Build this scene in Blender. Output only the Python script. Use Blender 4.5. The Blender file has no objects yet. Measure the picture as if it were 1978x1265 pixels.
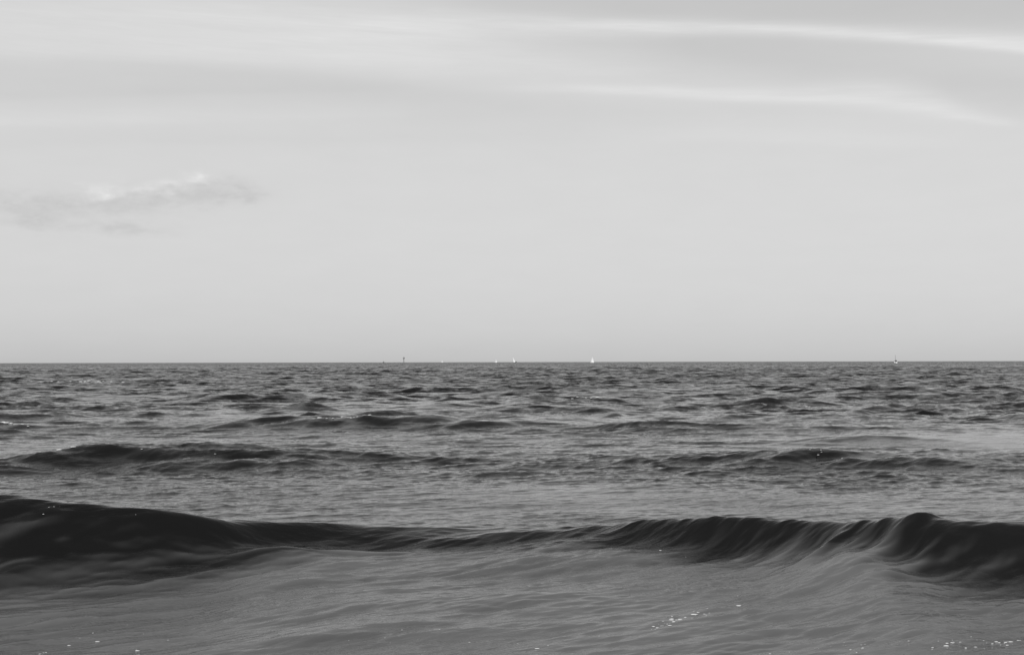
import bpy, math, random
import numpy as np

S = bpy.context.scene
COL = S.collection
R = math.radians

# ------------------------------------------------------------------ camera
CAM_H = 1.7
cam_d = bpy.data.cameras.new('camera')
cam = bpy.data.objects.new('camera', cam_d)
COL.objects.link(cam)
cam_d.lens = 50.0
cam_d.sensor_width = 36.0
cam_d.clip_start = 0.1
cam_d.clip_end = 60000.0
cam.location = (0, 0, CAM_H)
from mathutils import Matrix
cam.rotation_euler = (Matrix.Rotation(R(90 + 1.39), 3, 'X') @ Matrix.Rotation(R(-0.116), 3, 'Z')).to_euler()
S.camera = cam

# ------------------------------------------------------------------ view
S.view_settings.view_transform = 'Standard'
S.view_settings.look = 'None'
S.view_settings.exposure = 0.0
S.view_settings.gamma = 1.0

# ------------------------------------------------------------------ sun
SUN_EL, SUN_AZ = R(38), R(215)          # azimuth clockwise from +Y (view direction)
sd = bpy.data.lights.new('sun', 'SUN')
sd.energy = 3.6
sd.angle = R(0.5)
sd.color = (1, 1, 1)                    # black and white photograph
sun = bpy.data.objects.new('sun', sd)
COL.objects.link(sun)
from mathutils import Vector
sdir = Vector((math.sin(SUN_AZ) * math.cos(SUN_EL), math.cos(SUN_AZ) * math.cos(SUN_EL), math.sin(SUN_EL)))
sun.rotation_euler = sdir.to_track_quat('Z', 'Y').to_euler()

# ------------------------------------------------------------------ world
W = bpy.data.worlds.new('World')
S.world = W
W.use_nodes = True
nt = W.node_tree
nt.nodes.clear()


class NB:
    """tiny node-expression builder"""
    def __init__(self, tree):
        self.t = tree

    def new(self, typ, **kw):
        n = self.t.nodes.new(typ)
        for k, v in kw.items():
            setattr(n, k, v)
        return n

    def put(self, sock, v):
        if isinstance(v, bpy.types.NodeSocket):
            self.t.links.new(v, sock)
        else:
            sock.default_value = v

    def m(self, op, a, b=None, c=None, clamp=False):
        n = self.new('ShaderNodeMath', operation=op, use_clamp=clamp)
        self.put(n.inputs[0], a)
        if b is not None:
            self.put(n.inputs[1], b)
        if c is not None:
            self.put(n.inputs[2], c)
        return n.outputs[0]

    def add(self, a, b): return self.m('ADD', a, b)
    def sub(self, a, b): return self.m('SUBTRACT', a, b)
    def mul(self, a, b): return self.m('MULTIPLY', a, b)
    def div(self, a, b): return self.m('DIVIDE', a, b)

    def rng(self, v, a, b, c=0.0, d=1.0, smooth=False):
        n = self.new('ShaderNodeMapRange')
        n.interpolation_type = 'SMOOTHSTEP' if smooth else 'LINEAR'
        n.clamp = True
        for i, x in enumerate((v, a, b, c, d)):
            self.put(n.inputs[i], x)
        return n.outputs[0]

    def curve(self, v, x0, x1, pts, y0=0.0, y1=1.0, handle='AUTO'):
        """piecewise curve: v in [x0,x1] -> value; pts in real units"""
        t = self.rng(v, x0, x1)
        n = self.new('ShaderNodeFloatCurve')
        c = n.mapping.curves[0]
        n.mapping.use_clip = True
        P = [((x - x0) / (x1 - x0), (y - y0) / (y1 - y0)) for x, y in pts]
        while len(c.points) < len(P):
            c.points.new(0.5, 0.5)
        for p, q in zip(c.points, P):
            p.location = q
            p.handle_type = handle
        n.mapping.update()
        self.put(n.inputs['Value'], t)
        return self.add(self.mul(n.outputs[0], y1 - y0), y0)

    def noise(self, vec, scale, detail=3, rough=0.5, dist=0.0):
        n = self.new('ShaderNodeTexNoise')
        self.put(n.inputs['Vector'], vec)
        n.inputs['Scale'].default_value = scale
        n.inputs['Detail'].default_value = detail
        n.inputs['Roughness'].default_value = rough
        n.inputs['Distortion'].default_value = dist
        return n.outputs['Fac']

    def xyz(self, x, y, z):
        n = self.new('ShaderNodeCombineXYZ')
        self.put(n.inputs[0], x); self.put(n.inputs[1], y); self.put(n.inputs[2], z)
        return n.outputs[0]


b = NB(nt)
tc = b.new('ShaderNodeTexCoord')
sp = b.new('ShaderNodeSeparateXYZ')
nt.links.new(tc.outputs['Generated'], sp.inputs[0])
dx, dy, dz = sp.outputs
DEG = 57.29578
az = b.mul(b.m('ARCTAN2', dx, dy), DEG)           # degrees right of the view direction
el = b.mul(b.m('ARCSINE', dz), DEG)               # degrees above the horizon
sky = b.new('ShaderNodeTexSky', sky_type='NISHITA')
sky.sun_disc = False
sky.sun_elevation = SUN_EL
sky.sun_rotation = SUN_AZ
sky.altitude = 0
sky.air_density = 1.0
sky.dust_density = 2.0
sky.ozone_density = 1.0
bw = b.new('ShaderNodeRGBToBW')
nt.links.new(sky.outputs[0], bw.inputs[0])
base = b.m('POWER', b.m('MAXIMUM', bw.outputs[0], 0.01), 0.12)    # thin even overcast flattens the clear sky
# a thin veil of high cloud, brightness by elevation
veil = b.curve(el, 0, 90, [(0, .565), (1.3, .60), (3, .615), (6, .625), (10, .62), (14, .595), (30, .48), (55, .36), (90, .30)], 0, 1)

# ---- streaks of cirrus
warp = b.mul(b.sub(b.noise(b.xyz(b.mul(az, .10), b.mul(el, .5), 3.1), 1.0, 3), .5), 1.0)
elw = b.add(el, b.mul(warp, .18))


def px(u, v):   # notes only: pixel of the photograph -> azimuth, elevation of a direction in the sky
    a = math.atan((u - 989) / 2747)
    return math.degrees(a), math.degrees(math.atan((699 - v) / 2747 * math.cos(a)))


def streak(pts, amps, wid_lo, wid_hi, e=None):
    """pts: az, el of the centre line; amps: az, strength; widths (az, w) below and above"""
    c = b.curve(az, -30.1, 30.1, pts, 0, 20)
    a = b.curve(az, -30.1, 30.1, amps, 0, .3)
    lo = b.curve(az, -30.1, 30.1, wid_lo, 0, 4)
    hi = b.curve(az, -30.1, 30.1, wid_hi, 0, 4)
    d = b.sub(elw if e is None else e, c)
    up = b.div(b.m('MAXIMUM', d, 0.0), hi)
    dn = b.div(b.m('MAXIMUM', b.mul(d, -1), 0.0), lo)
    g = b.m('EXPONENT', b.mul(b.add(b.mul(up, up), b.mul(dn, dn)), -1))
    return b.mul(g, a)


fib = b.noise(b.xyz(b.mul(az, .22), b.mul(b.add(el, b.mul(az, .02)), 2.6), 0.7), 1.0, 5, .55)
fib2 = b.noise(b.xyz(b.mul(az, .5), b.mul(b.add(el, b.mul(az, .035)), 9.0), 5.7), 1.0, 4, .6)
fibm = b.mul(b.rng(fib, .3, .7, .62, 1.15), b.rng(fib2, .3, .7, .86, 1.12))

def PX(pts): return [px(u, v) for u, v in pts]
def AZ(pts): return [(px(u, 0)[0], a) for u, a in pts]


E0, E1 = -597, 2575
clouds = streak(PX([(E0, 12), (0, 20), (400, 30), (800, 42), (1200, 48), (1450, 53), (1650, 65), (1850, 80), (1978, 92), (E1, 170)]),
                AZ([(E0, .04), (0, .06), (500, .08), (900, .11), (1300, .14), (1600, .15), (1978, .14), (E1, .06)]),
                AZ([(E0, 1.6), (500, 1.2), (900, .75), (1200, .42), (1500, .26), (1978, .18), (E1, .18)]),
                AZ([(E0, 1.0), (700, .8), (1000, .45), (1300, .30), (1600, .32), (1978, .5), (E1, .5)]))
clouds2 = streak(PX([(E0, 80), (0, 95), (500, 105), (900, 115), (1200, 135), (1500, 160), (E1, 200)]),
                 AZ([(E0, .02), (0, .02), (500, .035), (900, .055), (1200, .035), (1400, .015), (1600, 0), (E1, 0)]),
                 AZ([(E0, .4), (E1, 1.0)]), AZ([(E0, .8), (E1, .9)]))
clouds3 = streak(PX([(E0, 200), (700, 168), (1000, 172), (1250, 176), (1400, 184), (1600, 188), (1750, 200), (1860, 222), (1978, 241), (E1, 330)]),
                 AZ([(E0, 0), (850, 0), (1050, .03), (1250, .07), (1400, .085), (1600, .085), (1750, .09), (1880, .065), (1950, .03), (2000, 0), (E1, 0)]),
                 AZ([(E0, .25), (1250, .17), (1500, .24), (1750, .36), (1900, .18), (E1, .2)]),
                 AZ([(E0, .4), (1250, .28), (1500, .38), (1750, .75), (1900, .3), (E1, .2)]))
clouds4 = streak(PX([(E0, 235), (0, 232), (400, 228), (800, 215), (E1, 215)]),
                 AZ([(E0, .03), (0, .035), (400, .022), (750, .015), (1000, 0), (E1, 0)]),
                 AZ([(E0, .2), (E1, .2)]), AZ([(E0, .5), (E1, .5)]))
clouds5 = streak(PX([(E0, 270), (1300, 262), (1600, 270), (E1, 300)]),
                 AZ([(E0, 0), (1150, .0), (1350, .018), (1600, .022), (1800, .01), (1978, 0), (E1, 0)]),
                 AZ([(E0, .25), (E1, .25)]), AZ([(E0, .35), (E1, .35)]))
gap1 = streak(PX([(E0, 110), (0, 118), (300, 130), (600, 150), (900, 195), (1200, 215), (E1, 230)]),
              AZ([(E0, .03), (0, .038), (400, .042), (800, .035), (1100, .018), (1400, .0), (E1, 0)]),
              AZ([(E0, 1.5), (600, 1.1), (E1, .8)]), AZ([(E0, .35), (600, .5), (E1, .5)]))
gap2 = streak(PX([(E0, 110), (1200, 105), (1400, 115), (1700, 140), (1978, 165), (E1, 240)]),
              AZ([(E0, 0), (1150, 0), (1350, .03), (1700, .045), (1978, .045), (E1, .03)]),
              AZ([(E0, .9), (E1, 1.1)]), AZ([(E0, .6), (E1, .8)]))
gap3 = streak(PX([(E0, -60), (E1, -40)]),
              AZ([(E0, 0), (750, 0), (1000, .035), (1500, .06), (E1, .06)]),
              AZ([(E0, 1.1), (E1, 1.3)]), AZ([(E0, 4), (E1, 4)]))
veil2 = b.add(veil, b.mul(b.add(b.add(clouds, clouds2), b.add(clouds3, b.add(clouds4, clouds5))), fibm))
veil2 = b.sub(veil2, b.add(gap1, b.add(gap2, gap3)))

# ---- the small ragged fair-weather cloud low on the left
cw = b.xyz(b.mul(az, .9), b.mul(el, 2.0), 8.3)
n1 = b.sub(b.noise(cw, 1.1, 6, .55), .5)
n2 = b.sub(b.noise(b.xyz(b.mul(az, .9), b.mul(el, 2.0), 21.7), 1.0, 6, .55), .5)
azc = b.add(az, b.mul(n1, 1.7))
elc = b.add(el, b.mul(n2, .9))


def blob(u, v, wu, wv, tilt=0.0):
    a0, e0 = px(u, v)
    ra, re = wu / 2747 * DEG, wv / 2747 * DEG
    x = b.sub(azc, a0)
    y = b.sub(b.sub(elc, e0), b.mul(x, tilt))
    x = b.div(x, ra); y = b.div(y, re)
    return b.m('EXPONENT', b.mul(b.add(b.mul(x, x), b.mul(y, y)), -1))


dark = b.add(b.add(blob(95, 392, 210, 24, .02), blob(330, 378, 120, 20, .07)),
             b.add(b.add(blob(425, 358, 55, 17, -.12), blob(472, 375, 26, 9, -.1)),
                   b.add(blob(80, 428, 55, 13, -.05), blob(235, 440, 75, 12, .0))))
dark = b.mul(b.m('MINIMUM', dark, 1.1), b.rng(b.noise(b.xyz(az, b.mul(el, 2.2), 4.0), 1.3, 6, .6), .33, .6, .45, 1.15))
lite = b.add(b.add(blob(385, 341, 26, 11), b.mul(blob(315, 355, 50, 9, .12), .5)),
             b.add(b.mul(blob(195, 370, 36, 15), .85), b.mul(blob(265, 366, 60, 8, .1), .35)))
lite = b.mul(lite, b.rng(b.noise(b.xyz(az, b.mul(el, 2.0), 14.0), 1.9, 4, .5), .33, .67, .35, 1.2))
veil2 = b.add(b.sub(veil2, b.mul(dark, .07)), b.mul(lite, .125))
# faint mottling everywhere
mot = b.sub(b.noise(b.xyz(b.mul(az, .35), b.mul(el, 1.2), 1.0), 1.0, 5, .6), .5)
veil2 = b.mul(veil2, b.add(b.mul(mot, .05), 1.0))
mul0 = b.mul(b.mul(base, veil2), 9.0)
above = b.rng(el, -0.6, -0.05, 0.10, 1.0)
mul0 = b.mul(mul0, above)
bg = b.new('ShaderNodeBackground')
nt.links.new(mul0, bg.inputs[0])
bg.inputs[1].default_value = 0.1
wo = b.new('ShaderNodeOutputWorld')
nt.links.new(bg.outputs[0], wo.inputs[0])


# ================================================================== helpers
def tag(o, label=None, cat=None, group=None, kind=None):
    if label: o['label'] = label
    if cat: o['category'] = cat
    if group: o['group'] = group
    if kind: o['kind'] = kind
    return o


def principled(name, col, rough=.6, spec=.5, metal=0.0):
    m = bpy.data.materials.new(name)
    m.use_nodes = True
    p = m.node_tree.nodes['Principled BSDF']
    p.inputs['Base Color'].default_value = (col, col, col, 1)
    p.inputs['Roughness'].default_value = rough
    p.inputs['Specular IOR Level'].default_value = spec
    p.inputs['Metallic'].default_value = metal
    nb = NB(m.node_tree)
    g = nb.new('ShaderNodeTexCoord')
    f = nb.rng(nb.noise(g.outputs['Object'], 1.7, 4), .3, .7, col * .88, min(col * 1.08, 1))
    cc = nb.new('ShaderNodeCombineColor')
    for i in range(3):
        m.node_tree.links.new(f, cc.inputs[i])
    m.node_tree.links.new(cc.outputs[0], p.inputs['Base Color'])
    return m


def mesh_obj(name, verts, faces, mat, parent=None, smooth=False):
    me = bpy.data.meshes.new(name)
    me.from_pydata([tuple(v) for v in verts], [], faces)
    me.validate()
    if smooth:
        me.polygons.foreach_set('use_smooth', [True] * len(me.polygons))
    me.materials.append(mat)
    o = bpy.data.objects.new(name, me)
    COL.objects.link(o)
    if parent:
        o.parent = parent
    return o


class MB:
    def __init__(self):
        self.v = []; self.f = []

    def tube(self, p, q, r0, r1=None, n=8):
        r1 = r0 if r1 is None else r1
        p = Vector(p); q = Vector(q)
        d = (q - p).normalized()
        u = d.orthogonal().normalized(); w = d.cross(u)
        k = len(self.v)
        for c, r in ((p, r0), (q, r1)):
            for i in range(n):
                a = 2 * math.pi * i / n
                self.v.append(c + u * math.cos(a) * r + w * math.sin(a) * r)
        for i in range(n):
            j = (i + 1) % n
            self.f.append((k + i, k + j, k + n + j, k + n + i))
        self.f.append(tuple(k + i for i in reversed(range(n))))
        self.f.append(tuple(k + n + i for i in range(n)))
        return self

    def box(self, x0, x1, y0, y1, z0, z1, taper=0.0):
        k = len(self.v)
        t = taper
        self.v += [Vector(c) for c in ((x0, y0, z0), (x1, y0, z0), (x1, y1, z0), (x0, y1, z0),
                                       (x0 + t, y0 + t, z1), (x1 - t, y0 + t, z1), (x1 - t, y1 - t, z1), (x0 + t, y1 - t, z1))]
        self.f += [tuple(k + i for i in q) for q in ((3, 2, 1, 0), (4, 5, 6, 7), (0, 1, 5, 4), (1, 2, 6, 5), (2, 3, 7, 6), (3, 0, 4, 7))]
        return self

    def lathe(self, prof, n=16, cx=0, cy=0):
        k = len(self.v)
        for r, z in prof:
            for i in range(n):
                a = 2 * math.pi * i / n
                self.v.append(Vector((cx + r * math.cos(a), cy + r * math.sin(a), z)))
        for s in range(len(prof) - 1):
            for i in range(n):
                j = (i + 1) % n
                self.f.append((k + s * n + i, k + s * n + j, k + (s + 1) * n + j, k + (s + 1) * n + i))
        self.f.append(tuple(k + i for i in reversed(range(n))))
        self.f.append(tuple(k + (len(prof) - 1) * n + i for i in range(n)))
        return self

    def build(self, name, mat, parent=None, smooth=False):
        return mesh_obj(name, self.v, self.f, mat, parent, smooth)


# ================================================================== the sea
# ---- spectral tiles (a real directional wave spectrum, periodic, sampled at several sizes)
def tile(L, N, lmin, lmax, dirdeg, spread, expo, seed):
    rs = np.random.RandomState(seed)
    k1 = np.fft.fftfreq(N, L / N) * 2 * np.pi
    kx, ky = np.meshgrid(k1, k1, indexing='ij')
    k = np.hypot(kx, ky); k[0, 0] = 1e9
    lam = 2 * np.pi / k
    th = np.arctan2(ky, kx) - math.radians(dirdeg)
    D = np.clip(np.cos(th), 0, 1) ** spread
    band = 1 / (1 + np.exp(-(np.log(lam / lmin)) * 8)) / (1 + np.exp((np.log(lam / lmax)) * 8))
    P = k ** (-expo / 2.0 - .5) * np.sqrt(D) * band
    H = P * (rs.randn(N, N) + 1j * rs.randn(N, N))
    H[0, 0] = 0
    z = np.fft.ifft2(H).real
    sx = np.fft.ifft2(H * 1j * kx / k).real
    sy = np.fft.ifft2(H * 1j * ky / k).real
    s = z.std()
    return L, N, (z / s).astype(np.float32), (sx / s).astype(np.float32), (sy / s).astype(np.float32)


def samp(T, X, Y, rot=0.0, chan=(0, 1, 2)):
    L, N = T[0], T[1]
    c, s = math.cos(rot), math.sin(rot)
    u = (c * X + s * Y) / L * N
    v = (-s * X + c * Y) / L * N
    iu = np.floor(u); iv = np.floor(v)
    fu = (u - iu).astype(np.float32); fv = (v - iv).astype(np.float32)
    fu = fu * fu * (3 - 2 * fu); fv = fv * fv * (3 - 2 * fv)
    i0 = iu.astype(np.int64) % N; j0 = iv.astype(np.int64) % N
    i1 = (i0 + 1) % N; j1 = (j0 + 1) % N
    out = []
    for ch in chan:
        A = T[2 + ch]
        out.append((A[i0, j0] * (1 - fu) + A[i1, j0] * fu) * (1 - fv) + (A[i0, j1] * (1 - fu) + A[i1, j1] * fu) * fv)
    if len(chan) == 3:
        a, bb = out[1], out[2]
        out[1] = c * a - s * bb
        out[2] = s * a + c * bb
    return out


def sstep(a, b_, x):
    t = np.clip((x - a) / (b_ - a), 0, 1)
    return t * t * (3 - 2 * t)


T_SW = tile(311.0, 512, 14, 70, 90, 10, 2.2, 3)      # long swell
T_CH = tile(83.0, 512, 1.6, 12, 84, 6.0, 2.0, 7)     # wind chop
T_WV = tile(23.0, 512, .45, 2.4, 108, 7.0, 2.0, 11)   # wavelets
T_RP = tile(5.9, 512, .07, .5, 114, 6.0, 2.0, 19)     # ripples (crests run from near left to far right)
T_PT = tile(61.0, 256, 4, 40, 90, 1.0, 2.0, 23)      # patchiness of the ripples
T_F2 = tile(4.3, 512, .05, .42, 117, 28, 1.7, 37)     # finer streaks of the same kind
T_FL = tile(9.7, 512, .16, 1.3, 118, 24, 2.1, 31)     # long streaks drawn out by the shoaling water

# ---- the swells one can point at: (crest line x, y, height), front and back widths in metres
SWELLS = [
    # the shore break in front: high at the left, sagging back in the middle, steep again at the right
    # (x, y of the crest, height of the steep face, height of the ramp it stands on, widths of face and ramp)
    dict(p=[(-9, 9.4, .58, .22, .42, .9), (-3.71, 10.30, .555, .21, .42, .9), (-3.18, 10.40, .46, .19, .38, .9), (-2.54, 10.6, .34, .20, .34, 1.0),
            (-2.1, 10.9, .27, .20, .30, 1.1), (-1.75, 11.2, .14, .26, .26, 1.6), (-1.21, 11.5, .09, .25, .24, 1.9), (-.38, 11.7, .08, .245, .22, 2.0),
            (.39, 11.7, .075, .265, .24, 2.0), (.88, 11.5, .11, .26, .24, 1.8), (1.05, 11.42, .19, .23, .24, 1.8), (1.28, 11.35, .19, .23, .24, 1.8), (1.67, 11.25, .245, .20, .25, 1.8),
            (2.13, 11.05, .17, .275, .27, 1.8), (2.42, 10.88, .10, .355, .30, 1.8), (2.74, 10.6, .22, .27, .31, 1.4), (3.01, 10.45, .33, .17, .36, 1.0),
            (3.30, 10.4, .40, .12, .34, 1.0), (3.74, 10.4, .42, .10, .34, 1.0), (9, 10.2, .42, .10, .34, 1.0)],
         wb=1.5),
    # second line
    dict(p=[(-30, 24, .26), (-9.5, 22.6, .17), (-8.2, 22.6, .22), (-7.2, 23.1, .33), (-6.5, 23.1, .35), (-5.7, 23.1, .345), (-4.9, 23.2, .325), (-4.2, 23.3, .27),
            (-3.4, 23.6, .24), (-2.6, 24, .14), (-1.4, 24.5, .10), (0, 24.6, .08), (1.2, 24, .10), (2.5, 23.5, .17), (3.9, 23.2, .23),
            (5.0, 23, .245), (5.8, 23, .235), (6.6, 23.2, .215), (7.6, 23.5, .17), (9, 24, .14), (30, 24, .2)],
         wf=[(-30, .8), (-9, .8), (-6, .75), (-4, .8), (-2, 2.2), (2, 2.2), (4, 1.4), (5.5, 1.15), (7, 1.2), (30, 1.5)],
         wb=2.4, q=1.6),
    # third line
    dict(p=[(-40, 38, .1), (-18, 37, .12), (-13, 36, .18), (-10, 36.5, .12), (-7.4, 36.5, .18), (-5.8, 36.5, .25), (-4.5, 36.7, .27), (-4.0, 36.5, .28),
            (-3.2, 36.4, .17), (-2.4, 36.4, .26), (-1.55, 36.3, .32), (-.9, 36.3, .24), (.5, 36.3, .24), (1.4, 36.5, .12),
            (2.4, 36.0, .13), (3.3, 35.5, .18), (4.1, 35.5, .16), (5.0, 36, .05), (9, 36, .04), (12, 37, .07), (16, 37, .05), (40, 38, .12)],
         wf=[(-40, 1), (-7, .8), (-4, .7), (0, .7), (4, .9), (40, 1.1)], wb=2.6, q=1.5),
]
# short isolated crests farther out: centre x, y, half length, height, front width, back width, skew of the crest line
CRESTS = [(-12.5, 62, 2.6, .24, 1.0, 2.5, .1), (-9.0, 62, 1.6, .25, .9, 2.2, .05), (-5.6, 61, 1.8, .20, .9, 2.3, .25), (2.4, 60, 2.4, .22, .9, 2.2, .15),
          (10.4, 54, 1.5, .24, .9, 2.2, .0), (17.2, 72, 3.4, .28, 1.1, 2.6, .0), (13.4, 78, 2.2, .24, 1.1, 2.4, .1), (12.5, 47, 1.7, .16, .8, 2.0, .05),
          (14.5, 46, 1.4, .17, .8, 2.0, .0), (-20.0, 55, 1.8, .22, 1.0, 2.4, .05), (21.0, 71, 2.0, .24, 1.0, 2.2, .0), (-2.2, 55, 1.2, .16, .8, 1.8, .1),
          (-36.0, 118, 4.0, .30, 1.5, 3.5, .0), (15.0, 41, 1.3, .16, .7, 2.0, .0), (-15.5, 41, 2.4, .20, .9, 2.2, .1), (19.0, 46, 1.6, .17, .8, 2.0, .0),
          (8.0, 95, 2.6, .24, 1.2, 2.6, .05), (28, 105, 4, .28, 1.4, 3.0, .0), (-3.0, 88, 2.2, .22, 1.1, 2.4, .0), (-25, 82, 3.0, .24, 1.1, 2.6, .0),
          (-1.2, 29.8, 1.0, .10, .6, 1.6, .12), (7.6, 29.5, 1.6, .10, .7, 1.8, .05), (-3.6, 29.0, 1.0, .08, .6, 1.5, .1)]


_r = random.Random(12)
# folds lying obliquely on the face of the shore break and low swells on the apron: x, y, half length, height, widths, skew
FOLDS = [(-.9, 8.55, 1.0, .045, .16, .5, .30), (-4.3, 9.15, 1.6, .085, .22, .5, -.02), (3.9, 9.25, 1.1, .085, .26, .45, .03),
         (-1.2, 9.35, .8, .03, .2, .4, .3), (-.3, 9.3, .7, .03, .2, .4, .25), (1.6, 9.15, .7, .035, .25, .4, .35),
         (-.85, 11.28, .75, .070, .13, .30, .10), (-1.9, 10.45, .5, .05, .12, .25, .30), (.55, 11.15, .6, .050, .12, .28, .28), (.1, 11.45, .5, .045, .10, .2, .10),
         (1.0, 10.7, .5, .04, .12, .25, .35), (-1.55, 10.7, .45, .04, .10, .2, .3), (.2, 10.6, .7, .03, .14, .3, .25), (2.3, 9.9, .5, .04, .10, .25, .55),
         (2.55, 9.75, .40, .035, .07, .2, .60), (3.0, 9.75, .35, .03, .07, .2, .55)]
for _k in range(24):
    _x = _r.uniform(-3.9, -1.3)
    _f = _r.uniform(.12, .75)
    _y = 10.3 + max(0, _x + 3.7) * .38 - _f
    FOLDS.append((_x, _y, _r.uniform(.16, .50), _r.uniform(.010, .032), _r.uniform(.035, .08), _r.uniform(.08, .2), _r.uniform(.25, .65)))
for _k in range(10):
    _x = _r.uniform(2.1, 3.0)
    FOLDS.append((_x, 10.75 - .3 * (_x - 2.1) - _r.uniform(.1, .6), _r.uniform(.12, .35), _r.uniform(.012, .030), _r.uniform(.035, .07), _r.uniform(.06, .15), _r.uniform(.4, .8)))
for _k in range(40):
    _x = _r.uniform(-3.5, 3.5)
    FOLDS.append((_x, _r.uniform(8.3, 10.0), _r.uniform(.2, .7), _r.uniform(.004, .014), _r.uniform(.04, .10), _r.uniform(.06, .2), _r.uniform(.2, .5)))


def smooth_table(P, sig):
    """resample the hand-placed numbers finely along x and round off their corners"""
    P = np.array(P, float)
    xs = np.arange(P[0, 0], P[-1, 0], sig / 4)
    k = np.exp(-np.linspace(-3, 3, 25) ** 2 / 2); k /= k.sum()
    cols = [xs]
    for c in range(1, P.shape[1]):
        y = np.interp(xs, P[:, 0], P[:, c])
        cols.append(np.convolve(np.pad(y, 12, mode='edge'), k, 'valid'))
    return cols


for _s in SWELLS:
    _i = 0 if 'wf' not in _s else 1
    _s['T'] = smooth_table(_s['p'], .10 if _i == 0 else .35)
    if _i:
        _s['TW'] = smooth_table(_s['wf'], .35)


_r = random.Random(44)
for _k in range(150):
    _y = 42 * (5.0 ** _r.random())
    _x = _y * math.tan(R(_r.uniform(-26, 26)))
    CRESTS.append((_x, _y, _r.uniform(.35, 1.3) * (.7 + _y / 140), _r.uniform(.09, .20), _r.uniform(.35, .6) * (.8 + _y / 200), _r.uniform(.8, 1.6), _r.uniform(-.1, .35)))


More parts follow.
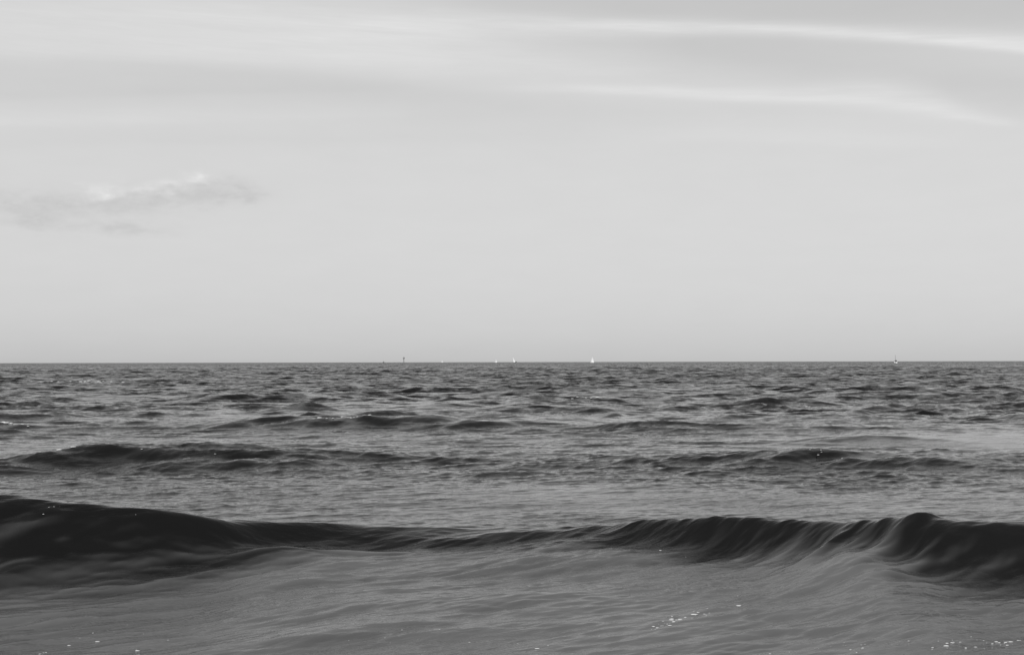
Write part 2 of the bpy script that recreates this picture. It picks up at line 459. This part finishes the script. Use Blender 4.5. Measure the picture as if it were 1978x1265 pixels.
def sea_height(X, Y, ripples=True):
    """height and horizontal shift of the sea at plan position X, Y (metres)"""
    Xd = X.astype(np.float64); Yd = Y.astype(np.float64)
    Z = np.zeros_like(Xd); DX = np.zeros_like(Xd); DY = np.zeros_like(Xd)
    near = 1 - sstep(13, 34, Yd)
    # swell and chop
    z, sx, sy = samp(T_SW, Xd, Yd, .07)
    a = .085 * sstep(20, 90, Yd) * (1 - .75 * sstep(1500, 4000, Yd))
    Z += a * z; DX += a * .9 * sx; DY += a * .9 * sy
    z, sx, sy = samp(T_CH, Xd, Yd, .0)
    a = (.010 + .070 * sstep(16, 75, Yd) + .03 * sstep(100, 250, Yd)) * (1 - sstep(900, 2200, Yd))
    Z += a * z; DX += a * .7 * sx; DY += a * .7 * sy
    pt = samp(T_PT, Xd, Yd, .2, (0,))[0]
    patch = np.clip(1 + .45 * pt, .25, 2.0)
    z, sx, sy = samp(T_WV, Xd, Yd, .0)
    a = (.004 + .006 * sstep(12, 24, Yd) + .010 * sstep(26, 45, Yd)) * patch * (1 - sstep(140, 380, Yd))
    Z += a * z; DX += a * 1.0 * sx; DY += a * 1.0 * sy
    if ripples:
        z, sx, sy = samp(T_RP, Xd, Yd, .0)
        a = (.0021 + .0009 * sstep(10.8, 13, Yd) + .0008 * sstep(13, 22, Yd)) * patch * (1 - sstep(40, 100, Yd))
        Z += a * z; DX += a * .8 * sx; DY += a * .8 * sy
    # placed swells, their crest lines made ragged by the wavelets
    w1 = samp(T_CH, Xd * 1.7 + 13, Yd * .8 + 5, .5, (0,))[0]
    w2 = samp(T_FL, Xd, Yd, .0, (0,))[0]
    w5 = samp(T_FL, Xd * 2.0 + 3, Yd * 1.7 + 1, .0, (0,))[0]
    w4 = samp(T_F2, Xd, Yd, .0, (0,))[0]
    w3 = samp(T_WV, Xd * .9 + 4, Yd * .9, .0, (0,))[0]
    for i, s in enumerate(SWELLS):
        if i == 0:
            cy, hs, hr, wf, wr = [np.interp(Xd, s['T'][0], s['T'][c]) for c in range(1, 6)]
            t = Yd - cy
            D0, WF0 = -t, wf
            t = t + .02 * w1 + .018 * w3
            t = t + (.008 * w2 + .003 * w4) * (1 - .65 * sstep(.8, 1.6, Xd)) * np.exp(-((t + .35) / .45) ** 2)
            hs = hs + .022 * np.exp(-((Xd - 3.03) / .13) ** 2)
            hs = hs * (1 + .05 * w1) + .010 * w1 * np.exp(-(Xd / 1.5) ** 2)
            f = np.maximum(-t, 0)
            bk = np.maximum(t, 0) / s['wb']
            pf = hs * np.exp(-(f / wf) ** 1.9) + hr * np.exp(-(f / wr) ** 1.8)
            Z += np.where(t < 0, pf, (hs + hr) * np.exp(-(bk ** 1.5)))
            continue
        TT = s['T']
        cy = np.interp(Xd, TT[0], TT[1]); h = np.interp(Xd, TT[0], TT[2]); wf = np.interp(Xd, s['TW'][0], s['TW'][1])
        t = Yd - cy + .07 * w1 + .08 * w3
        f = np.maximum(-t, 0) / wf
        bk = np.maximum(t, 0) / s['wb']
        r = .10
        pf = np.exp(-((np.sqrt(f * f + r * r) - r) ** s['q'] * 1.25))
        Z += h * np.where(t < 0, pf, np.exp(-(bk ** 1.6))) * (1 + .12 * w3)
    for (x0, y0, hl, h, wf, wb, sk) in CRESTS:
        msk = (np.abs(Xd - x0) < hl * 3) & (np.abs(Yd - y0) < 14)
        if not msk.any():
            continue
        x = Xd[msk] - x0
        t = Yd[msk] - y0 - sk * x + .35 * w1[msk] + .10 * w3[msk]
        g = np.exp(-(x / hl) ** 2)
        f = np.maximum(-t, 0) / wf; bk = np.maximum(t, 0) / wb
        Z[msk] += h * g * np.where(t < 0, np.exp(-f ** 1.5 * 1.2), np.exp(-bk ** 1.6))
    # drawn-out streaks over the shore break and the apron in front of it
    P = np.array(SWELLS[0]['p'])
    d0 = Yd - np.interp(Xd, P[:, 0], P[:, 1])
    env = np.exp(-((d0 + .9) / 1.1) ** 2) * np.where(d0 > 0, np.exp(-(d0 / .15) ** 2), 1)
    Z += (.0022 * env * (1 - .4 * sstep(.8, 1.6, Xd)) + .0040 * (1 - sstep(11, 16, Yd))) * w2 + (.0012 * env + .0018 * (1 - sstep(10, 12, Yd))) * w4
    # low swells lying on the apron
    if Yd.min() < 14:
        for (x0, y0, hl, h, wf, wb, sk) in FOLDS:
            x = Xd - x0
            msk = (np.abs(x) < hl * 2.6) & (np.abs(Yd - y0) < 2.4 * (wb + wf) + abs(sk) * hl * 2.6)
            if not msk.any():
                continue
            x = x[msk]
            t = Yd[msk] - y0 - sk * x + .03 * w3[msk] + .004 * w4[msk]
            f = np.maximum(-t, 0) / wf; bk = np.maximum(t, 0) / wb
            Z[msk] += h * np.exp(-(x / hl) ** 2) * np.where(t < 0, np.exp(-f ** 2), np.exp(-bk ** 2))
    # silt and fine bubbles stirred up by the backwash in front of the breaker; the wave itself is clear dark water
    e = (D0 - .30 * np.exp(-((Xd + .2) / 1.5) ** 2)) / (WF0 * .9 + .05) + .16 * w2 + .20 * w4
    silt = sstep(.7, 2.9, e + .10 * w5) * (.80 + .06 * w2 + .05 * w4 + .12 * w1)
    # thin streaks up the face: bubbles, and light on its folds put into colour
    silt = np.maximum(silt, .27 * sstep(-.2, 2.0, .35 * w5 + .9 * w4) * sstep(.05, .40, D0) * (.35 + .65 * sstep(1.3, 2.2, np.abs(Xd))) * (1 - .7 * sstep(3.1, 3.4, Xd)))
    return Z, DX, DY, silt


# ---- mesh: rows grow with distance, columns fan out
def rows():
    r = [4.5]
    while r[-1] < 30000:
        y = r[-1]
        if y < 7.5: k = .004
        elif y < 9.2: k = .0016
        elif y < 12.2: k = .00095
        elif y < 40: k = .0022
        elif y < 400: k = .0032
        elif y < 1500: k = .006
        else: k = .03
        r.append(y * (1 + k))
    return np.array(r)


RY = rows()
ang = np.concatenate([np.linspace(-48, -24, 200, endpoint=False), np.linspace(-24, 24, 1250, endpoint=False), np.linspace(24, 48, 201)])
TX = np.tan(np.radians(ang))
nr, nc = len(RY), len(TX)
print('sea grid', nr, nc)
co = np.empty((nr, nc, 3), np.float32)
silt_a = np.zeros((nr, nc), np.float32)
for i0 in range(0, nr, 200):
    yy = RY[i0:i0 + 200]
    Y, T = np.meshgrid(yy, TX, indexing='ij')
    X = Y * T
    Z, DX, DY, SI = sea_height(X, Y)
    silt_a[i0:i0 + 200] = SI
    co[i0:i0 + 200, :, 0] = X + DX
    co[i0:i0 + 200, :, 1] = Y + DY
    co[i0:i0 + 200, :, 2] = Z
SEA_CO = co


def sea_z(x, y):
    Z = sea_height(np.array([x], float), np.array([y], float))[0]
    return float(Z[0])


me = bpy.data.meshes.new('sea')
me.vertices.add(nr * nc)
me.vertices.foreach_set('co', co.reshape(-1))
idx = np.arange(nr * nc, dtype=np.int32).reshape(nr, nc)
q = np.stack([idx[:-1, :-1], idx[:-1, 1:], idx[1:, 1:], idx[1:, :-1]], -1).reshape(-1, 4)
nf = len(q)
me.loops.add(nf * 4)
me.loops.foreach_set('vertex_index', q.reshape(-1))
me.polygons.add(nf)
me.polygons.foreach_set('loop_start', np.arange(nf, dtype=np.int32) * 4)
me.polygons.foreach_set('use_smooth', np.ones(nf, bool))
me.update(calc_edges=True)
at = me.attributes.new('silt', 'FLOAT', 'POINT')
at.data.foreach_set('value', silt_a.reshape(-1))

FARSLOPE = 5.5
SILT = .10
wm = bpy.data.materials.new('sea_water')
wm.use_nodes = True
w = NB(wm.node_tree)
wm.node_tree.nodes.clear()
pr = w.new('ShaderNodeBsdfPrincipled')
sa = w.new('ShaderNodeAttribute', attribute_name='silt')
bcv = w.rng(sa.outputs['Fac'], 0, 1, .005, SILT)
bcc = w.new('ShaderNodeCombineColor')
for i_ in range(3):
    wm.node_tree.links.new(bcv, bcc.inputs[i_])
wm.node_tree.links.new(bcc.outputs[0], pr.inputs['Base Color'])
pr.inputs['IOR'].default_value = 1.333
geo = w.new('ShaderNodeNewGeometry')
ps = w.new('ShaderNodeSeparateXYZ')
wm.node_tree.links.new(geo.outputs['Position'], ps.inputs[0])
X_, Y_, Z_ = ps.outputs
# unresolved ripples far out act as roughness
rough = w.add(.06, w.add(w.rng(Y_, 15, 120, 0, .10), w.rng(Y_, 120, 900, 0, .10)))
w.put(pr.inputs['Roughness'], rough)
# fine ripples, crests running from near left to far right
ca, sa = math.cos(R(28)), math.sin(R(28))
al = w.add(w.mul(X_, ca), w.mul(Y_, sa))
ac = w.sub(w.mul(Y_, ca), w.mul(X_, sa))
fine = w.noise(w.xyz(w.mul(al, 4.5), w.mul(ac, 22), Z_), 1.0, 4, .6, .3)
fine2 = w.noise(w.xyz(w.mul(X_, 14), w.mul(Y_, 40), Z_), 1.0, 3, .6, .2)
patchn = w.rng(w.noise(w.xyz(w.mul(X_, .55), w.mul(Y_, .9), 2.0), 1.0, 3), .35, .7, .25, 1.0)
mid = w.noise(w.xyz(w.mul(al, 1.3), w.mul(ac, 8), 4.0), 1.0, 3, .55, .4)
hgt = w.mul(w.add(w.mul(mid, 1.3), w.add(fine, w.mul(fine2, .35))), patchn)
bp = w.new('ShaderNodeBump')
bp.inputs['Distance'].default_value = .017
w.put(bp.inputs['Strength'], w.rng(Y_, 12, 60, .8, 0.0))
w.put(bp.inputs['Height'], hgt)
# chop too far off for the mesh to carry: slopes given straight to the normal
sn = w.new('ShaderNodeTexNoise')
w.put(sn.inputs['Vector'], w.xyz(w.mul(X_, .9), w.mul(Y_, 1.6), 0.0))
sn.inputs['Scale'].default_value = 1.0
sn.inputs['Detail'].default_value = 4
sn.inputs['Roughness'].default_value = .65
vs = w.new('ShaderNodeVectorMath', operation='SUBTRACT')
w.put(vs.inputs[0], sn.outputs['Color']); vs.inputs[1].default_value = (.5, .5, .5)
vm = w.new('ShaderNodeVectorMath', operation='MULTIPLY')
w.put(vm.inputs[0], vs.outputs[0]); vm.inputs[1].default_value = (.7, 1.0, 0)
vc = w.new('ShaderNodeVectorMath', operation='SCALE')
w.put(vc.inputs[0], vm.outputs[0]); w.put(vc.inputs['Scale'], w.add(w.rng(Y_, 25, 80, 0, FARSLOPE * .6), w.rng(Y_, 120, 900, 0, FARSLOPE * .4)))
va = w.new('ShaderNodeVectorMath', operation='ADD')
w.put(va.inputs[0], bp.outputs[0]); w.put(va.inputs[1], vc.outputs[0])
vn = w.new('ShaderNodeVectorMath', operation='NORMALIZE')
w.put(vn.inputs[0], va.outputs[0])
wm.node_tree.links.new(vn.outputs[0], pr.inputs['Normal'])
om = w.new('ShaderNodeOutputMaterial')
wm.node_tree.links.new(pr.outputs[0], om.inputs[0])
me.materials.append(wm)
sea = bpy.data.objects.new('water', me)
COL.objects.link(sea)
tag(sea, kind='structure')

# ================================================================== foam flecks (uncountable specks of froth)
M_FOAM = principled('foam_white', .6, .7)
rnd = random.Random(5)
fm = MB()


def fleck(x, y, r, asp=2.2, lift=0.0):
    z = sea_z(x, y) + lift
    n = 7
    prof = [(1.0, -.25), (.95, .25), (.6, .55), (.2, .68)]
    k = len(fm.v)
    jit = [rnd.uniform(.7, 1.25) for _ in range(n)]
    for rr, zz in prof:
        for i in range(n):
            a = 2 * math.pi * i / n
            fm.v.append(Vector((x + math.cos(a) * r * asp * rr * jit[i], y + math.sin(a) * r * rr * jit[i], z + zz * r * .6)))
    for s_ in range(3):
        for i in range(n):
            j = (i + 1) % n
            fm.f.append((k + s_ * n + i, k + s_ * n + j, k + (s_ + 1) * n + j, k + (s_ + 1) * n + i))
    fm.f.append(tuple(k + 3 * n + i for i in range(n)))


def cluster(x0, y0, x1, y1, n, sp_, r0, r1):
    for _ in range(int(n * .75 + .5)):
        t = rnd.random()
        fleck(x0 + (x1 - x0) * t + rnd.gauss(0, sp_), y0 + (y1 - y0) * t + rnd.gauss(0, sp_ * .8), rnd.uniform(r0, r1) * rnd.choice((1.1, .8, .55, .4, .4)), rnd.uniform(1.4, 3.4))


cluster(.86, 8.75, 1.02, 8.98, 34, .022, .002, .007)
cluster(1.02, 9.0, 1.42, 9.25, 18, .05, .003, .008)
cluster(1.42, 9.3, 1.50, 9.7, 4, .05, .003, .006)
cluster(1.5, 8.25, 3.2, 8.5, 45, .10, .002, .005)
cluster(2.4, 8.3, 3.2, 8.55, 34, .10, .002, .006)
cluster(-3.1, 8.6, -2.3, 9.0, 10, .12, .002, .006)
cluster(-2.72, 8.3, -2.78, 8.45, 8, .02, .003, .005)
cluster(-2.62, 8.5, -2.66, 8.75, 7, .02, .003, .005)
cluster(-2.3, 8.3, -2.1, 8.7, 6, .06, .002, .005)
cluster(-.1, 8.35, .4, 8.6, 4, .08, .002, .005)
cluster(-1.1, 8.4, 2.0, 9.2, 14, .3, .0015, .004)
cluster(-3.35, 10.25, -3.3, 10.3, 5, .03, .004, .007)
cluster(-2.78, 10.4, -2.72, 10.42, 3, .02, .004, .006)
cluster(3.15, 10.3, 3.2, 10.3, 2, .02, .004, .006)
cluster(1.1, 10.9, 1.3, 10.9, 4, .05, .003, .006)
for cx_, cy_, sp_, n_, rr in ((4.95, 22.9, .25, 8, .013), (-7.3, 23.0, .1, 3, .028), (-8.1, 23.6, .08, 2, .028), (-5.9, 23.2, .5, 4, .015),
                              (-4.1, 36.4, .4, 9, .03), (-12.9, 36, .4, 9, .035), (2.9, 60, .5, 5, .04), (-36.5, 118, 1.2, 8, .09), (-33, 118, 1.2, 5, .08),
                              (17.5, 71, .8, 5, .05), (11, 53, .3, 3, .04), (.9, 36.1, .2, 3, .025)):
    for _ in range(n_):
        fleck(cx_ + rnd.gauss(0, sp_), cy_ + rnd.gauss(0, sp_ * .3), rr * rnd.uniform(.4, 1), 2.0, rr * .2)
fo = fm.build('foam', M_FOAM, None, True)
tag(fo, 'loose white flecks of froth scattered over the water in front', 'foam', kind='stuff')

# ================================================================== boats and marks on the horizon
M_SAIL = principled('sailcloth', .85, .7)
M_HULLW = principled('white_hull', .82, .35)
M_DARK = principled('dark_hull', .05, .4)
M_GREY = principled('grey_steel', .22, .5)
M_MAST = principled('mast_metal', .35, .4)
M_DECK = principled('deck', .45, .6)


def thing(name, loc, rz, label, cat, group=None, rot=None):
    o = bpy.data.objects.new(name, None)
    COL.objects.link(o)
    o.location = loc
    o.rotation_euler = rot if rot else (0, 0, rz)
    tag(o, label, cat, group)
    return o


def hull(parent, L, B, D, mat, name='hull'):
    """lofted hull, bow along +X, keel below the waterline z=0"""
    v = []; f = []
    ns, m = 15, 9
    for i in range(ns):
        t = i / (ns - 1)
        x = (t - .5) * L
        wdt = B / 2 * max(.03, (1 - max(0, (t - .42) / .58) ** 2.1) * (.72 + .28 * min(1, t / .35)))
        top = D * (1 + .35 * max(0, t - .5) + .1 * (1 - t))
        bot = -D * .45 * (1 - abs(t - .45) ** 2 * 2.2)
        for j in range(m):
            a = math.pi * j / (m - 1)
            yy = -math.cos(a)
            zz = top + (bot - top) * (math.sin(a) ** .6)
            v.append((x + (.06 * L * (zz / D) if t > .8 else 0), yy * wdt, zz))
    for i in range(ns - 1):
        for j in range(m - 1):
            a = i * m + j
            f.append((a, a + 1, a + m + 1, a + m))
        f.append((i * m, (i + 1) * m, (i + 1) * m + m - 1, i * m + m - 1))
    f.append(tuple(range(m)))
    f.append(tuple(reversed(range((ns - 1) * m, ns * m))))
    return mesh_obj(name, v, f, mat, parent, True)


def sail(parent, name, tack, clew, head, mat, belly=.35, th=.03):
    """triangular cloth between three corners with belly, real thickness"""
    n = 8
    T_, C_, H_ = Vector(tack), Vector(clew), Vector(head)
    nrm = (C_ - T_).cross(H_ - T_).normalized()
    v = []; ids = {}
    for side in (0, 1):
        for i in range(n + 1):
            for j in range(n + 1 - i):
                a, c = i / n, j / n
                p = T_ * (1 - a - c) + C_ * c + H_ * a
                bl = belly * 16 * a * c * (1 - a - c) * 1.7
                roach = (C_ - T_).normalized() * (.10 * (C_ - T_).length * math.sin(math.pi * a) * (c / (1 - a) if a < 1 else 0))
                ids[(side, i, j)] = len(v)
                v.append(p + roach + nrm * (bl + (th if side else 0)))
    f = []
    for side in (0, 1):
        for i in range(n):
            for j in range(n - i):
                t = [ids[(side, i, j)], ids[(side, i, j + 1)], ids[(side, i + 1, j)]]
                f.append(tuple(t if side == 0 else reversed(t)))
                if j < n - i - 1:
                    t = [ids[(side, i, j + 1)], ids[(side, i + 1, j + 1)], ids[(side, i + 1, j)]]
                    f.append(tuple(t if side == 0 else reversed(t)))
    rim = [(0, j) for j in range(n)] + [(i, n - i) for i in range(n)] + [(n - i, 0) for i in range(n)]
    for k in range(len(rim)):
        a, c = rim[k], rim[(k + 1) % len(rim)]
        f.append((ids[(0,) + a], ids[(0,) + c], ids[(1,) + c], ids[(1,) + a]))
    return mesh_obj(name, v, f, mat, parent, True)


def sailboat(loc, rot, label, L=8.5, H=11.5, hullmat=None, jib=True, group=None, open_=.5, full=1.0):
    t = thing('sailboat', loc, 0, label, 'sailboat', group, rot)
    hm = hull(t, L, L * .3, .95, hullmat or M_HULLW)
    MB().box(-L * .12, L * .18, -L * .085, L * .085, .98, 1.45, .1).build('cabin', M_DECK, t)
    MB().tube((L * .1, 0, .9), (L * .1, 0, H), .11, .07).build('mast', M_MAST, t)
    MB().tube((L * .1, 0, 1.7), (L * .1 - L * .45 * math.cos(open_), L * .45 * math.sin(open_), 1.75), .09).build('boom', M_MAST, t)
    sail(t, 'mainsail', (L * .09, 0, 1.8), (L * .1 - L * .44 * full * math.cos(open_), L * .44 * full * math.sin(open_), 1.85), (L * .09, 0, H - .2), M_SAIL)
    if jib:
        sail(t, 'jib', (L * .5, 0, 1.2), (L * .03, L * .14, 1.6), (L * .12, 0, H * .82), M_SAIL, .3)
    MB().box(-L * .2, -L * .08, -.05, .05, -1.3, -.2).build('keel', M_DARK, t)
    MB().box(-L * .47, -L * .42, -.04, .04, -.9, .2).build('rudder', M_DARK, t)
    return t


GB = 'sailing boats on the horizon'
sailboat((140, 2480, .3), (0, 0, R(-52)), 'brightest sailboat on the horizon, full white sails, right of centre', L=8.0, H=12.6, open_=.12, group=GB)
sailboat((5.2, 2600, .2), (R(0), R(-22), R(-20)), 'dark hulled sailboat heeling left under one narrow pale sail', L=7.6, H=12.5, hullmat=M_DARK, jib=False, open_=.05, full=.7, group=GB)
sailboat((-49, 4300, .4), (0, 0, R(-48)), 'small pale sailboat just left of the heeling dark hulled one', L=9.5, H=13.5, open_=.4, group=GB)
sailboat((-344, 7000, .6), (0, 0, R(-40)), 'faintest and farthest sailboat, a tiny white fleck right of the beacon', L=9.5, H=12.0, open_=.3, group=GB)

# motor boat, dark, with a thin pole
t = thing('motor_boat', (-316, 3500, .2), 0, 'tiny dark boat with a thin mast left of the beacon', 'motor boat')
t.rotation_euler = (0, 0, R(75))
hull(t, 9, 2.9, 1.2, M_DARK)
MB().box(-2, 1.6, -1.0, 1.0, 1.1, 2.8, .2).build('cabin', M_DARK, t)
MB().tube((-.4, 0, 2.8), (-.4, 0, 6.6), .22, .12).build('mast', M_GREY, t)

# small yacht end-on with bare mast and dark cover
t = thing('sailboat', (314, 1165, .15), 0, 'white hulled sailboat seen end on with dark mast, far right', 'sailboat', GB)
t.rotation_euler = (0, 0, R(88))
hull(t, 6.4, 2.1, 1.15, M_HULLW)
MB().box(-1.4, 1.2, -.75, .75, 1.12, 1.95, .12).build('cabin', M_DARK, t)
MB().tube((.6, 0, 1.2), (.6, 0, 6.7), .20, .13).build('mast', M_GREY, t)
MB().tube((.55, 0, 2.1), (-2.4, -.6, 2.2), .26, .2).build('furled_sail', M_DARK, t)

# beacon: lattice tower with a topmark
t = thing('beacon', (-137, 1800, 0), 0, 'grey lattice beacon with a dark topmark standing left of centre', 'beacon')
mb = MB()
for sx_ in (-1, 1):
    for sy_ in (-1, 1):
        mb.tube((sx_ * .62, sy_ * .62, -2), (sx_ * .30, sy_ * .30, 6.2), .13)
for k in range(4):
    z0, z1 = k * 1.5, (k + 1) * 1.5
    r0 = .62 - .32 * (z0 + 2) / 8.2; r1 = .62 - .32 * (z1 + 2) / 8.2
    for sgn in (-1, 1):
        mb.tube((-r0, sgn * r0, z0), (r1, sgn * r1, z1), .06)
        mb.tube((r0, sgn * r0, z0), (-r1, sgn * r1, z1), .06)
        mb.tube((sgn * r0, -r0, z0), (sgn * r1, r1, z1), .06)
mb.build('lattice_tower', M_GREY, t)
MB().box(-1.0, 1.0, -1.0, 1.0, 5.9, 6.1).build('platform', M_GREY, t)
MB().lathe([(.25, 6.1), (1.05, 6.5), (1.2, 7.1), (1.05, 7.7), (.3, 8.1)], 14).build('topmark', M_GREY, t, True)
MB().lathe([(.16, 8.1), (.2, 8.3), (.2, 8.7), (.05, 8.85)], 10).build('lantern', M_GREY, t, True)
